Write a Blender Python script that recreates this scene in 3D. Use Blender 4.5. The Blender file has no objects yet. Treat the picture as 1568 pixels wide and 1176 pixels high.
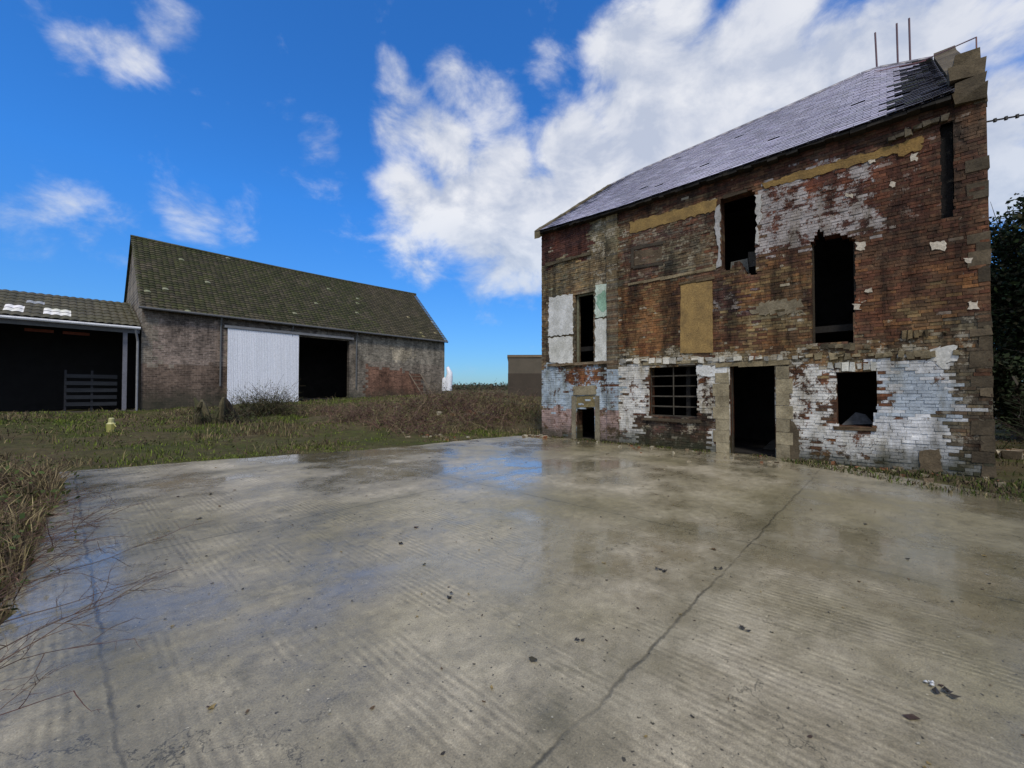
import bpy, math, random
import numpy as np
from mathutils import Vector
random.seed(7); rng=np.random.default_rng(7)
sc=bpy.context.scene
F=635.0; CX,CY=784.0,588.0; TH=math.atan(12/F); EYE=1.6
# site axes: D1 along the house front, D2 along the barn front
D1=np.array([-.7356,.6774]); D2=np.array([.6774,.7356])
def W(a,b,z): return (D1[0]*a+D2[0]*b, D1[1]*a+D2[1]*b, z)
def ray(px,py):
    u=(px-CX)/F; v=(CY-py)/F
    return np.array([u, math.cos(TH)-v*math.sin(TH), math.sin(TH)+v*math.cos(TH)])
def survey(px,py,axis,val):
    d=ray(px,py); a=d[0]*D1[0]+d[1]*D1[1]; b=d[0]*D2[0]+d[1]*D2[1]
    t=val/(a if axis=='a' else b)
    return (a*t,b*t,EYE+d[2]*t)
A0=9.4; B0=11.8; HL=10.76
def FM(px,py,n=0.0):
    a,b,z=survey(px,py,'b',B0+n); return (A0-a,z)
def H(s,n,z): return W(A0-s,B0+n,z)
# ------------------------------------------------ node helpers
def nd(nt,t,ins=None,**pr):
    n=nt.nodes.new(t)
    for k,v in pr.items(): setattr(n,k,v)
    for k,v in (ins or {}).items():
        if isinstance(v,bpy.types.NodeSocket): nt.links.new(v,n.inputs[k])
        else: n.inputs[k].default_value=v
    return n
def math_(nt,op,a,b=0.0,c=0.0,clamp=False):
    n=nd(nt,'ShaderNodeMath',{0:a,1:b,2:c},operation=op,use_clamp=clamp); return n.outputs[0]
def mix(nt,f,a,b,bt='MIX'):
    return nd(nt,'ShaderNodeMixRGB',{'Fac':f,'Color1':a,'Color2':b},blend_type=bt).outputs[0]
def mr(nt,v,a,b,c=0.0,d=1.0,smooth=False):
    n=nd(nt,'ShaderNodeMapRange',{'Value':v,'From Min':a,'From Max':b,'To Min':c,'To Max':d},clamp=True)
    if smooth: n.interpolation_type='SMOOTHSTEP'
    return n.outputs[0]
def noise(nt,vec,sc_,det=5,ro=.6,dist=0.0):
    return nd(nt,'ShaderNodeTexNoise',{'Vector':vec,'Scale':sc_,'Detail':det,'Roughness':ro,'Distortion':dist}).outputs['Fac']
def C(r,g,b): return (r,g,b,1)
def newmat(name):
    m=bpy.data.materials.new(name); m.use_nodes=True; nt=m.node_tree
    return m,nt,nt.nodes['Principled BSDF'],nt.nodes.new('ShaderNodeTexCoord').outputs['Object']
def weathered(name,ca,cb,scale=2.0,rough=.85,bump=.3,bscale=30,spec=.3,vcol=False,stretch=None,dist=.02,metal=0.0):
    m,nt,p,oc=newmat(name)
    v=oc
    if stretch: v=nd(nt,'ShaderNodeMapping',{'Vector':oc,'Scale':stretch}).outputs[0]
    f=mr(nt,noise(nt,v,scale,8,.65),.3,.7)
    c=mix(nt,f,C(*ca),C(*cb))
    f2=mr(nt,noise(nt,oc,bscale,4,.6),.2,.8,.65,1.3)
    c=mix(nt,1.0,c,f2,'MULTIPLY')
    if vcol:
        at=nd(nt,'ShaderNodeAttribute',attribute_name='Col')
        c=mix(nt,1.0,c,at.outputs['Color'],'MULTIPLY')
    nt.links.new(c,p.inputs['Base Color'])
    p.inputs['Roughness'].default_value=rough; p.inputs['Specular IOR Level'].default_value=spec; p.inputs['Metallic'].default_value=metal
    b=nd(nt,'ShaderNodeBump',{'Strength':bump,'Distance':dist,'Height':noise(nt,oc,bscale,6,.7)})
    nt.links.new(b.outputs[0],p.inputs['Normal'])
    return m
def vmat(name,rough=.8,spec=.25,transl=0.0):
    m,nt,p,oc=newmat(name)
    at=nd(nt,'ShaderNodeAttribute',attribute_name='Col')
    nt.links.new(at.outputs['Color'],p.inputs['Base Color'])
    p.inputs['Roughness'].default_value=rough; p.inputs['Specular IOR Level'].default_value=spec
    return m
def brickmat(name):
    m,nt,p,oc=newmat(name)
    at=nd(nt,'ShaderNodeAttribute',attribute_name='Col'); pa=nd(nt,'ShaderNodeAttribute',attribute_name='Paint')
    c=at.outputs['Color']
    c=mix(nt,1.0,c,mr(nt,noise(nt,oc,14,6,.7),.25,.75,.45,1.55),'MULTIPLY')
    st=nd(nt,'ShaderNodeMapping',{'Vector':oc,'Scale':(1.6,1.6,.4)}).outputs[0]
    ns=noise(nt,st,1.3,8,.7)
    c=mix(nt,1.0,c,mr(nt,ns,.38,.61,.24,1.12),'MULTIPLY')
    c=mix(nt,1.0,c,mix(nt,mr(nt,noise(nt,oc,.8,6,.7),.4,.6),C(1.08,.94,.78),C(.84,.92,.92)),'MULTIPLY')
    bl=mr(nt,noise(nt,oc,2.6,10,.8),.59,.68,0,.5)
    c=mix(nt,bl,c,C(.24,.195,.135))
    fl=math_(nt,'MULTIPLY_ADD',noise(nt,oc,3.6,12,.78),2.9,-1.45)
    fl=math_(nt,'ADD',fl,pa.outputs['Alpha'])
    fac=mr(nt,fl,.45,.58)
    pc=mix(nt,1.0,pa.outputs['Color'],mr(nt,noise(nt,oc,3.0,9,.75),.3,.7,.45,1.2),'MULTIPLY')
    pc=mix(nt,1.0,pc,mix(nt,mr(nt,ns,.34,.54),C(.50,.45,.35),C(1,1,1)),'MULTIPLY')
    c=mix(nt,fac,c,pc)
    # green-black damp at the foot of the wall
    sp=nd(nt,'ShaderNodeSeparateXYZ',{0:oc})
    foot=math_(nt,'ADD',sp.outputs[2],math_(nt,'MULTIPLY',noise(nt,oc,2.5,7,.7),-1.1))
    c=mix(nt,mr(nt,foot,-.45,.05,.8,0),c,C(.035,.038,.018))
    nt.links.new(c,p.inputs['Base Color'])
    p.inputs['Roughness'].default_value=.82; p.inputs['Specular IOR Level'].default_value=.25
    h=math_(nt,'ADD',noise(nt,oc,45,5,.7),math_(nt,'MULTIPLY',fac,.3))
    b=nd(nt,'ShaderNodeBump',{'Strength':.7,'Distance':.014,'Height':h})
    nt.links.new(b.outputs[0],p.inputs['Normal'])
    return m
# ------------------------------------------------ mesh helpers
def empty(name):
    e=bpy.data.objects.new(name,None); sc.collection.objects.link(e); e.empty_display_size=.3; return e
def mk(name,verts,faces,mat,parent=None,cols=None,paint=None,smooth=False):
    me=bpy.data.meshes.new(name)
    if isinstance(verts,np.ndarray): verts=verts.tolist()
    if isinstance(faces,np.ndarray): faces=faces.tolist()
    me.from_pydata(verts,[],faces)
    for nm,arr in (('Col',cols),('Paint',paint)):
        if arr is not None:
            at=me.attributes.new(nm,'FLOAT_COLOR','FACE')
            x=np.asarray(arr,dtype=np.float32)
            if x.shape[1]==3: x=np.hstack([x,np.ones((len(x),1),np.float32)])
            at.data.foreach_set('color',x.ravel())
    if smooth: me.polygons.foreach_set('use_smooth',[True]*len(me.polygons))
    me.materials.append(mat); me.update()
    o=bpy.data.objects.new(name,me); sc.collection.objects.link(o)
    if parent: o.parent=parent
    return o
class MB:
    def __init__(s): s.v=[];s.f=[];s.c=[];s.p=[]
    def box(s,T,x0,x1,y0,y1,z0,z1,col=(1,1,1),paint=(1,1,1,0),j=0.0,back=True):
        i=len(s.v)
        for x in (x0,x1):
            for y in (y0,y1):
                for z in (z0,z1):
                    s.v.append(T(x+random.uniform(-j,j),y+random.uniform(-j,j),z+random.uniform(-j,j)))
        q=[(0,1,5,4),(0,2,3,1),(4,5,7,6),(1,3,7,5),(0,4,6,2)]
        if back: q.append((2,6,7,3))
        for k in q: s.f.append(tuple(i+t for t in k)); s.c.append(col); s.p.append(paint)
    def quad(s,pts,col=(1,1,1),paint=(1,1,1,0)):
        i=len(s.v); s.v+=list(pts); s.f.append(tuple(range(i,i+len(pts)))); s.c.append(col); s.p.append(paint)
    def tube(s,pts,rad,sides=5,col=(1,1,1)):
        pts=[Vector(p) for p in pts]; base=len(s.v); n=len(pts)
        for k,p in enumerate(pts):
            d=(pts[min(k+1,n-1)]-pts[max(k-1,0)]).normalized()
            up=Vector((0,0,1)) if abs(d.z)<.9 else Vector((1,0,0))
            x=d.cross(up).normalized(); y=d.cross(x)
            r=rad[k] if hasattr(rad,'__len__') else rad
            for t in range(sides):
                an=2*math.pi*t/sides; s.v.append(tuple(p+x*math.cos(an)*r+y*math.sin(an)*r))
        for k in range(n-1):
            for t in range(sides):
                a=base+k*sides+t; b=base+k*sides+(t+1)%sides
                s.f.append((a,b,b+sides,a+sides)); s.c.append(col); s.p.append((1,1,1,0))
        s.f.append(tuple(base+(n-1)*sides+t for t in range(sides))); s.c.append(col); s.p.append((1,1,1,0))
    def make(s,name,mat,parent=None,paint=False,smooth=False):
        return mk(name,s.v,s.f,mat,parent,s.c,s.p if paint else None,smooth)
def inpoly(x,y,poly):
    r=False; n=len(poly); j=n-1
    for i in range(n):
        xi,yi=poly[i]; xj,yj=poly[j]
        if (yi>y)!=(yj>y) and x<(xj-xi)*(y-yi)/(yj-yi)+xi: r=not r
        j=i
    return r
# ------------------------------------------------ terrain
def sst(x,a,b):
    t=np.clip((x-a)/(b-a),0,1); return t*t*(3-2*t)
def gh(a,b):
    a=np.asarray(a,float); b=np.asarray(b,float)
    g=-0.03+sst(a,12,35)*(0.45+1.0*np.clip((b-3)/24,0,1))
    g=g+1.35*np.exp(-(((a-17.0)/3.6)**2+((b-16)/5.8)**2))*sst(a,10.5,12.8)
    g=g+(.13*np.sin(a*1.1+b*.5)*np.sin(b*.9-a*.3))*sst(b,6,11)*sst(a,12,14)*(1-sst(a,22,27))
    g=g+.22*sst(-b,.4,4)*sst(a,3.6,5)*(1-sst(a,12,30))
    g=g+2.6*sst(a,38,115)
    g=g+(.06*np.sin(a*1.3+b*.7)*np.sin(b*1.1-a*.4)+.05*np.sin(a*2.9+b*1.7)*np.sin(b*2.3))*sst(a,11.8,14)
    g=g+.3*sst(-a,3,12)*sst(b,12,20)
    return g
YARD=[(12.3,-.05),(11.9,1.8),(11.35,3.9),(10.8,5.6),(10.5,7.3),(10.4,9.6),(10.15,11.2),(9.6,12.1),(9.4,11.9),(2.2,11.9),(.8,11.35),(-.3,10.6),(-1.4,9.8),(-4,9.3),(-14,8.8),(-14,-7),(3.0,-7),(3.35,-2.5),(3.6,-.35),(5.2,-.22),(7.5,-.12),(9.7,0.02)]
def build_ground():
    ca=np.concatenate([-np.geomspace(1500,14,14),np.arange(-13,60,.4),np.geomspace(60,1500,22)])
    A,B=np.meshgrid(ca,ca,indexing='ij'); G=gh(A,B)
    X=D1[0]*A+D2[0]*B; Y=D1[1]*A+D2[1]*B
    v=np.stack([X.ravel(),Y.ravel(),G.ravel()],1); n=len(ca)
    i,j=np.meshgrid(np.arange(n-1),np.arange(n-1),indexing='ij'); k=(i*n+j).ravel()
    f=np.stack([k,k+n,k+n+1,k+1],1)
    m,nt,p,oc=newmat('grassy_earth')
    f1=mr(nt,noise(nt,oc,.35,8,.65),.38,.60); f2=mr(nt,noise(nt,oc,3,8,.7),.35,.62)
    c=mix(nt,f1,C(.062,.078,.018),C(.12,.092,.05)); c=mix(nt,math_(nt,'MULTIPLY',f2,.65),c,C(.042,.032,.018))
    nt.links.new(c,p.inputs['Base Color']); p.inputs['Roughness'].default_value=.95; p.inputs['Specular IOR Level'].default_value=.1
    b=nd(nt,'ShaderNodeBump',{'Strength':.9,'Distance':.1,'Height':noise(nt,oc,6,8,.7)}); nt.links.new(b.outputs[0],p.inputs['Normal'])
    mk('ground',v,f,m,smooth=True)
build_ground()
def build_yard():
    pts=[]
    n=len(YARD)
    for i in range(n):
        p=np.array(YARD[i]); q=np.array(YARD[(i+1)%n]); L=np.linalg.norm(q-p); k=max(1,int(L/.25))
        for t in range(k):
            r=p+(q-p)*t/k
            jj=.07 if (r[0]>3) else 0
            if abs(r[1]-11.9)<.05: jj=0
            pts.append((r[0]+random.uniform(-jj,jj),r[1]+random.uniform(-jj,jj)))
    v=[W(a,b,0) for a,b in pts]+[W(a,b,-.15) for a,b in pts]; N=len(pts)
    f=[tuple(range(N))]+[(i,i+N,(i+1)%N+N,(i+1)%N) for i in range(N)]
    m,nt,p,oc=newmat('wet_concrete')
    mp=nd(nt,'ShaderNodeMapping',{'Vector':oc,'Rotation':(0,0,-math.atan2(D2[1],D2[0]))}).outputs[0]
    wob=nd(nt,'ShaderNodeTexNoise',{'Vector':mp,'Scale':2.2,'Detail':6,'Roughness':.65})
    wv0=nd(nt,'ShaderNodeVectorMath',{0:wob.outputs['Color'],1:(.5,.5,.5)},operation='SUBTRACT').outputs[0]
    def warp(k):
        s=nd(nt,'ShaderNodeVectorMath',{0:wv0,'Scale':k},operation='SCALE').outputs[0]
        return nd(nt,'ShaderNodeVectorMath',{0:mp,1:s},operation='ADD').outputs[0]
    sp=nd(nt,'ShaderNodeSeparateXYZ',{0:warp(.13)}); b_,a_=sp.outputs[0],sp.outputs[1]
    jb=math_(nt,'PINGPONG',math_(nt,'SUBTRACT',b_,4.95),2.375)
    ja=math_(nt,'PINGPONG',math_(nt,'SUBTRACT',a_,1.14),2.2)
    jd=math_(nt,'MINIMUM',ja,jb)
    brk=mr(nt,noise(nt,mp,1.6,4,.6),.38,.58,.25,1)
    jline=math_(nt,'MULTIPLY',mr(nt,jd,.003,.016,1,0),brk); jwide=mr(nt,jd,.02,.40,1,0,True)
    vo=nd(nt,'ShaderNodeTexVoronoi',{'Vector':warp(.9),'Scale':.33},feature='DISTANCE_TO_EDGE').outputs['Distance']
    crack=math_(nt,'MULTIPLY',mr(nt,vo,.0006,.0028,1,0),mr(nt,noise(nt,mp,.6,3,.5),.44,.54))
    big=noise(nt,mp,.30,7,.6,.4); mid=noise(nt,mp,1.4,8,.7)
    wet=math_(nt,'ADD',big,math_(nt,'MULTIPLY',mid,.6))
    pud=mr(nt,wet,.78,.92,0,1,True)
    damp=mr(nt,wet,.68,.88,0,1,True)
    sr=nd(nt,'ShaderNodeSeparateXYZ',{0:warp(.05)})
    sg=math_(nt,'SINE',math_(nt,'MULTIPLY',sr.outputs[0],2*math.pi/.055))
    gm=mr(nt,noise(nt,nd(nt,'ShaderNodeMapping',{'Vector':mp,'Scale':(2.0,.6,1),'Location':(3,1,0)}).outputs[0],1.2,6,.7),.46,.61)
    gm=math_(nt,'MULTIPLY',gm,math_(nt,'SUBTRACT',1.0,math_(nt,'MULTIPLY',pud,.8)))
    gm=math_(nt,'MULTIPLY',gm,mr(nt,noise(nt,mp,14,5,.75),.38,.60,.1,1))
    rib=math_(nt,'MULTIPLY',sg,gm)
    fine=noise(nt,mp,95,5,.8); f3=noise(nt,mp,9,9,.75)
    c=mix(nt,mr(nt,noise(nt,mp,.7,9,.68),.35,.65),C(.43,.375,.27),C(.25,.21,.135))
    c=mix(nt,mr(nt,noise(nt,mp,.22,6,.62),.42,.58,0,.72),c,C(.185,.158,.078))
    c=mix(nt,math_(nt,'MULTIPLY',damp,.5),c,C(.17,.145,.085))
    stn=mr(nt,noise(nt,nd(nt,'ShaderNodeMapping',{'Vector':mp,'Location':(7,2,0)}).outputs[0],1.9,9,.75),.55,.69,0,.6)
    c=mix(nt,stn,c,C(.10,.088,.045))
    c=mix(nt,1.0,c,mr(nt,f3,.25,.75,.64,1.36),'MULTIPLY'); c=mix(nt,1.0,c,mr(nt,fine,.28,.72,.50,1.55),'MULTIPLY')
    c=mix(nt,1.0,c,mr(nt,rib,-1,1,.68,1.28),'MULTIPLY')
    sp2=mr(nt,noise(nt,mp,30,2,.5),.68,.72); c=mix(nt,sp2,c,C(.045,.038,.025))
    sp3=mr(nt,noise(nt,mp,43,2,.5),.71,.74); c=mix(nt,sp3,c,C(.52,.46,.32))
    c=mix(nt,math_(nt,'MULTIPLY',jwide,.32),c,C(.10,.09,.048)); c=mix(nt,math_(nt,'MULTIPLY',math_(nt,'MAXIMUM',jline,crack),.75),c,C(.04,.036,.022))
    nt.links.new(c,p.inputs['Base Color'])
    ro=mr(nt,damp,0,1,.42,.26); ro=math_(nt,'ADD',ro,mr(nt,pud,0,1,0,-.13)); ro=math_(nt,'ADD',ro,mr(nt,f3,.3,.7,-.05,.14),clamp=True)
    nt.links.new(ro,p.inputs['Roughness']); p.inputs['IOR'].default_value=1.45
    nt.links.new(mr(nt,wet,.66,.90,.15,1.0,True),p.inputs['Coat Weight']); 
    nt.links.new(mr(nt,pud,0,1,.24,.08),p.inputs['Coat Roughness']); p.inputs['Coat IOR'].default_value=1.36
    h=math_(nt,'MULTIPLY',rib,.0021)
    h=math_(nt,'ADD',h,math_(nt,'MULTIPLY',fine,.0035)); h=math_(nt,'ADD',h,math_(nt,'MULTIPLY',f3,.007))
    h=math_(nt,'MULTIPLY',h,mr(nt,pud,0,1,1,.18)); h=math_(nt,'SUBTRACT',h,math_(nt,'MULTIPLY',jline,.005))
    bp=nd(nt,'ShaderNodeBump',{'Strength':1.0,'Distance':1.0,'Height':h}); nt.links.new(bp.outputs[0],p.inputs['Normal'])
    mk('concrete_yard',v,f,m)
build_yard()

# ------------------------------------------------ HOUSE
house=empty('derelict_brick_house')
M_brick=brickmat('old_brickwork')
M_dark=weathered('dark_interior',(.012,.011,.01),(.03,.026,.022),1.5,.95,.2)  # interior shade put into the colour: near-black floors and partitions
M_stone=weathered('limestone',(.38,.335,.25),(.15,.128,.09),3,.85,.7,25,vcol=True)
M_plaster=weathered('white_plaster',(.78,.77,.73),(.42,.41,.36),2.4,.8,.5,22,vcol=True)
M_ochre=weathered('ochre_render',(.37,.235,.08),(.18,.115,.045),3.0,.85,.6,28,vcol=True)
M_wood=weathered('weathered_timber',(.10,.09,.07),(.05,.045,.035),4,.8,.4,30,vcol=True)
M_slate=weathered('wet_slate',(.49,.46,.54),(.38,.355,.43),1.0,.38,.25,12,spec=.6,vcol=True)
OPEN=[ # openings measured on the front wall
 [(881,452),(909,446),(909,556),(881,556)],
 [(883,626),(910,624),(911,676),(883,672)],
 [(1103,306),(1128,296),(1157,291),(1162,330),(1156,372),(1160,420),(1142,421),(1128,398),(1116,416),(1105,412)],
 [(1243,525),(1243,372),(1254,350),(1266,362),(1280,358),(1309,364),(1309,525)],
 [(994,562),(1068,558),(1067,640),(993,637)],
 [(1117,558),(1188,553),(1188,708),(1117,699)],
 [(1281,572),(1345,566),(1343,622),(1336,655),(1281,651)]]
OPENM=[[FM(*p) for p in o] for o in OPEN]
BB=[(min(p[0] for p in o),max(p[0] for p in o),min(p[1] for p in o),max(p[1] for p in o)) for o in OPENM]
def isopen(s,z):
    for o,b in zip(OPENM,BB):
        if b[0]<=s<=b[1] and b[2]<=z<=b[3] and inpoly(s,z,o): return True
    return False
DR=(.115,.042,.027); RD=(.19,.074,.040); OR=(.265,.125,.05); BR=(.145,.082,.047); YL=(.31,.215,.10); TN=(.25,.195,.115); GY=(.17,.145,.11); BK=(.045,.035,.028); PU=(.115,.05,.043)
WH=(.80,.77,.70); CR=(.50,.44,.33); BL=(.48,.56,.62); PK=(.46,.33,.29); PW=(.46,.41,.38)
REG=[
 ([(820,340),(947,300),(947,700),(820,700)],[GY,BR,TN],.12,CR),
 ([(820,345),(947,310),(947,380),(820,408)],[DR,DR,PU],.0,CR),
 ([(828,408),(910,388),(910,440),(828,455)],[TN,YL,GY],.22,(.36,.37,.25)),
 ([(903,330),(947,316),(947,450),(903,450)],[TN,TN,GY],.33,CR),
 ([(828,562),(945,562),(945,690),(828,690)],[RD,BR,TN],.72,BL),
 ([(828,625),(880,625),(880,690),(828,690)],[RD,BR],.64,PK),
 ([(910,630),(945,630),(945,690),(910,690)],[GY,BR],.6,PK),
 ([(860,562),(930,562),(930,592),(860,592)],[RD,OR],.42,BL),
 ([(947,310),(1100,260),(1100,418),(947,440)],[BR,RD,TN,BR],.16,CR),
 ([(960,360),(1100,325),(1100,410),(960,435)],[BR,RD,GY,PU],.32,(.30,.24,.17)),
 ([(1010,372),(1100,350),(1100,410),(1010,425)],[TN,GY,BR],.36,(.34,.29,.2)),
 ([(947,440),(1042,425),(1042,545),(947,548)],[OR,OR,YL,RD,OR],.08,CR),
 ([(1092,410),(1243,385),(1243,545),(1092,545)],[DR,PU,YL,BR,OR],.14,CR),
 ([(1095,445),(1150,435),(1150,475),(1095,485)],[PU,PU,DR,GY],.28,(.34,.30,.29)),
 ([(1150,420),(1243,405),(1243,450),(1150,455)],[YL,YL,OR,BR],.12,CR),
 ([(1180,430),(1243,425),(1243,540),(1160,540)],[YL,OR,BR,BR],.10,CR),
 ([(1115,480),(1240,485),(1240,505),(1115,503)],[YL,YL,TN],.28,CR),
 ([(1160,275),(1345,225),(1345,365),(1243,372),(1160,395)],[RD,DR,PU,DR],.56,PW),
 ([(1243,225),(1345,225),(1345,310),(1243,330)],[RD,DR,PU],.44,PW),
 ([(1345,190),(1475,170),(1475,500),(1309,525),(1309,365),(1345,360)],[BR,DR,RD,BR,BR],.10,CR),
 ([(1345,215),(1430,200),(1430,330),(1345,345)],[DR,BR,RD,DR],.26,(.28,.21,.17)),
 ([(1320,400),(1475,385),(1475,500),(1320,520)],[BR,OR,BR,DR,RD],.06,CR),
 ([(1400,440),(1475,440),(1475,500),(1380,500)],[OR,YL,OR,BR],.06,CR),
 ([(1380,505),(1475,500),(1475,535),(1380,530)],[TN,BR],.34,(.34,.28,.19)),
 ([(1463,100),(1520,100),(1520,490),(1463,490)],[BR,DR,BR,BR],.12,(.28,.22,.17)),
 ([(947,296),(1475,130),(1475,190),(1165,275),(947,335)],[DR,BK,BR,DR],.0,CR),
 ([(947,540),(1243,538),(1243,566),(947,570)],[YL,TN,BR],.50,CR),
 ([(1243,525),(1475,530),(1475,560),(1243,560)],[YL,TN,OR,BR],.38,CR),
 ([(947,562),(994,560),(994,690),(947,690)],[RD,DR,BR],.76,WH),
 ([(1067,555),(1120,555),(1120,700),(1067,700)],[RD,DR,OR],.62,WH),
 ([(975,640),(1092,640),(1092,705),(975,705)],[BK,GY,BR,PU],.30,CR),
 ([(1188,560),(1281,560),(1281,725),(1188,725)],[RD,DR,OR,BR],.54,WH),
 ([(1225,640),(1262,648),(1300,690),(1262,690),(1230,670)],[RD,DR,BR],.92,WH),
 ([(1281,655),(1345,655),(1345,730),(1281,730)],[RD,DR,BR],.64,WH),
 ([(1345,560),(1467,540),(1467,735),(1345,735)],[RD,BR,GY],.74,(.68,.68,.67)),
 ([(1360,575),(1450,570),(1450,640),(1360,640)],[GY,BR],.84,(.48,.53,.57)),
 ([(1345,655),(1440,640),(1462,660),(1405,700),(1406,725),(1350,712)],[GY,BR],1.0,(.78,.77,.75)),
 ([(1463,490),(1525,490),(1525,740),(1463,740)],[BR,GY,TN,BR],.32,(.36,.32,.25)),
]
REGM=[([FM(*p) for p in r[0]],r[1],r[2],r[3],tuple(np.mean(np.array(r[1]),0))) for r in REG]
REGB=[(min(p[0] for p in o[0]),max(p[0] for p in o[0]),min(p[1] for p in o[0]),max(p[1] for p in o[0])) for o in REGM]
CHASE=[FM(*p) for p in [(1440,190),(1461,184),(1460,330),(1441,336)]]
def region(s,z,j=.12):
    if inpoly(s,z,CHASE): return (.012,.01,.01),(1,1,1,0)
    s2=s+random.gauss(0,j)+.12*math.sin(z*5.1+s); z2=z+random.gauss(0,j*.8)+.10*math.sin(s*4.3+z)
    for r,b in zip(reversed(REGM),reversed(REGB)):
        if b[0]<=s2<=b[1] and b[2]<=z2<=b[3] and inpoly(s2,z2,r[0]):
            c=random.choice(r[1]); al=r[2]; pc=r[3]; mn=r[4]; break
    else: c=random.choice([BR,RD,DR]); al=.1; pc=CR; mn=BR
    c=tuple(.55*x+.45*y for x,y in zip(c,mn))
    k=random.uniform(.72,1.22)
    c=tuple(x*k for x in c)
    if random.random()<.010 and z>2.5: al=max(al,.7)
    al=al+random.gauss(0,.05) if al>0 else 0
    k=random.uniform(.9,1.06)
    return c,(pc[0]*k,pc[1]*k,pc[2]*k,al)
WT=7.36
def build_front():
    cs=.0625
    ss=np.arange(0,HL+.001,HL/round(HL/cs)); zs=np.arange(-.1,WT+.001,(WT+.1)/round((WT+.1)/cs))
    ns,nz=len(ss)-1,len(zs)-1
    op=np.zeros((ns,nz),bool)
    for i in range(ns):
        for j in range(nz): op[i,j]=isopen((ss[i]+ss[i+1])/2,(zs[j]+zs[j+1])/2)
    mb=MB(); n0=.008; n1=.36
    for i in range(ns):
        for j in range(nz):
            if op[i,j]: continue
            s0,s1,z0,z1=ss[i],ss[i+1],zs[j],zs[j+1]
            c,p=region((s0+s1)/2,(z0+z1)/2,.03)
            dark=max(c)<.03
            mc=(.012,.01,.01) if dark else tuple(.7*x+.3*y for x,y in zip(c,(.17,.14,.10)))
            p=(p[0]*.95,p[1]*.95,p[2]*.95,p[3]+.08*(p[3]>.4))
            nn=.13 if dark else n0
            mb.quad([H(s0,nn,z0),H(s1,nn,z0),H(s1,nn,z1),H(s0,nn,z1)],mc,p)
            mb.quad([H(s0,n1,z0),H(s1,n1,z0),H(s1,n1,z1),H(s0,n1,z1)],(.03,.025,.02))  # inner wall face coloured near black as interior shade
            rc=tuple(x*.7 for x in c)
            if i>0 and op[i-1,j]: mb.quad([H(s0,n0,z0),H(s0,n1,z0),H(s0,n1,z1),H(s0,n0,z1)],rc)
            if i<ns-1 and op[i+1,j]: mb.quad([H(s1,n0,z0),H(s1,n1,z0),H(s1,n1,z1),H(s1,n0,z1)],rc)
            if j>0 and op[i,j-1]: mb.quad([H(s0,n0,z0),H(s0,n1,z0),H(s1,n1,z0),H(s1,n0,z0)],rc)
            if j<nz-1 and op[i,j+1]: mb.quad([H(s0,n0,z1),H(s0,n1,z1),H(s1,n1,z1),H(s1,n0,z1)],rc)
    mb.make('wall_core',M_brick,house,True)
    mb=MB(); rh=.068; bl=.215; r=0; z=0.0
    while z<WT-.02:
        s=-(r%2)*bl/2-random.uniform(0,.02)
        while s<HL:
            e=s+bl+random.uniform(-.01,.01); a=max(s,0)+.004; b=min(e,HL)-.005
            s=e
            if b-a<.03: continue
            K=8; st=[not (isopen(a+(b-a)*(k+.5)/K,z+rh/2) or inpoly(a+(b-a)*(k+.5)/K,z+rh/2,CHASE)) for k in range(K)]
            if not all(st):
                best=(0,0); k=0
                while k<K:
                    if st[k]:
                        q=k
                        while q<K and st[q]: q+=1
                        if q-k>best[1]-best[0]: best=(k,q)
                        k=q
                    else: k+=1
                if best[1]-best[0]<2: continue
                if random.random()<.15: continue
                L=b-a; a,b=a+L*best[0]/K,a+L*best[1]/K
            c,p=region((a+b)/2,z+rh/2)
            if max(c)<.03: continue
            if random.random()<.03: continue
            pr=random.choice([0,0,.002,.004,.007,-.004,.012])+random.uniform(0,.004)
            mb.box(H,a,b,-pr,.02,z+.004,z+rh-.004,c,p,.0028,False)
        z+=rh; r+=1
    mb.make('brick_courses',M_brick,house,True)
build_front()
def slab(name,poly,out,mat,jag=.02,col=(1,1,1),inn=.004,step=.07):
    P=[FM(*p) for p in poly]; pts=[]; n=len(P)
    for i in range(n):
        p=np.array(P[i]); q=np.array(P[(i+1)%n]); L=np.linalg.norm(q-p); k=max(1,int(L/step))
        for t in range(k):
            r=p+(q-p)*t/k; pts.append((r[0]+random.uniform(-jag,jag),r[1]+random.uniform(-jag,jag)))
    N=len(pts); v=[H(s,-out+random.uniform(-.002,.002),z) for s,z in pts]+[H(s,inn,z) for s,z in pts]
    f=[tuple(range(N))]+[(i,(i+1)%N,(i+1)%N+N,i+N) for i in range(N)]
    return mk(name,v,f,mat,house,[col]*len(f))
def hline(name,p0,p1,thick,out,mat,col=(1,1,1),inn=.01,jag=.012,seg=.35):
    s0,z0=FM(*p0); s1,z1=FM(*p1); mb=MB(); n=max(1,int(abs(s1-s0)/seg))
    for k in range(n):
        a=s0+(s1-s0)*k/n; b=s0+(s1-s0)*(k+1)/n-.004; za=(z0+z1)/2
        t=thick*random.uniform(.8,1.15); cc=random.uniform(.7,1.15)
        mb.box(H,a,b,-out*random.uniform(.8,1.1),inn,za-t/2,za+t/2,tuple(x*cc for x in col),j=jag)
    return mb.make(name,mat,house)
hline('string_course',(836,406),(906,388),.10,.06,M_stone,(.40,.36,.28))
slab('plaster_panel_1',[(841,456),(878,450),(878,511),(840,515)],.028,M_plaster,.03)
slab('plaster_panel_2',[(840,518),(878,515),(878,556),(842,555)],.028,M_plaster,.03,(1,.99,.95))
slab('plaster_panel_3',[(912,438),(941,431),(941,484),(912,486)],.028,M_plaster,.03,(.85,.98,.86))
slab('plaster_panel_4',[(912,489),(941,488),(941,556),(912,556)],.028,M_plaster,.03,(1,1,.96))
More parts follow.
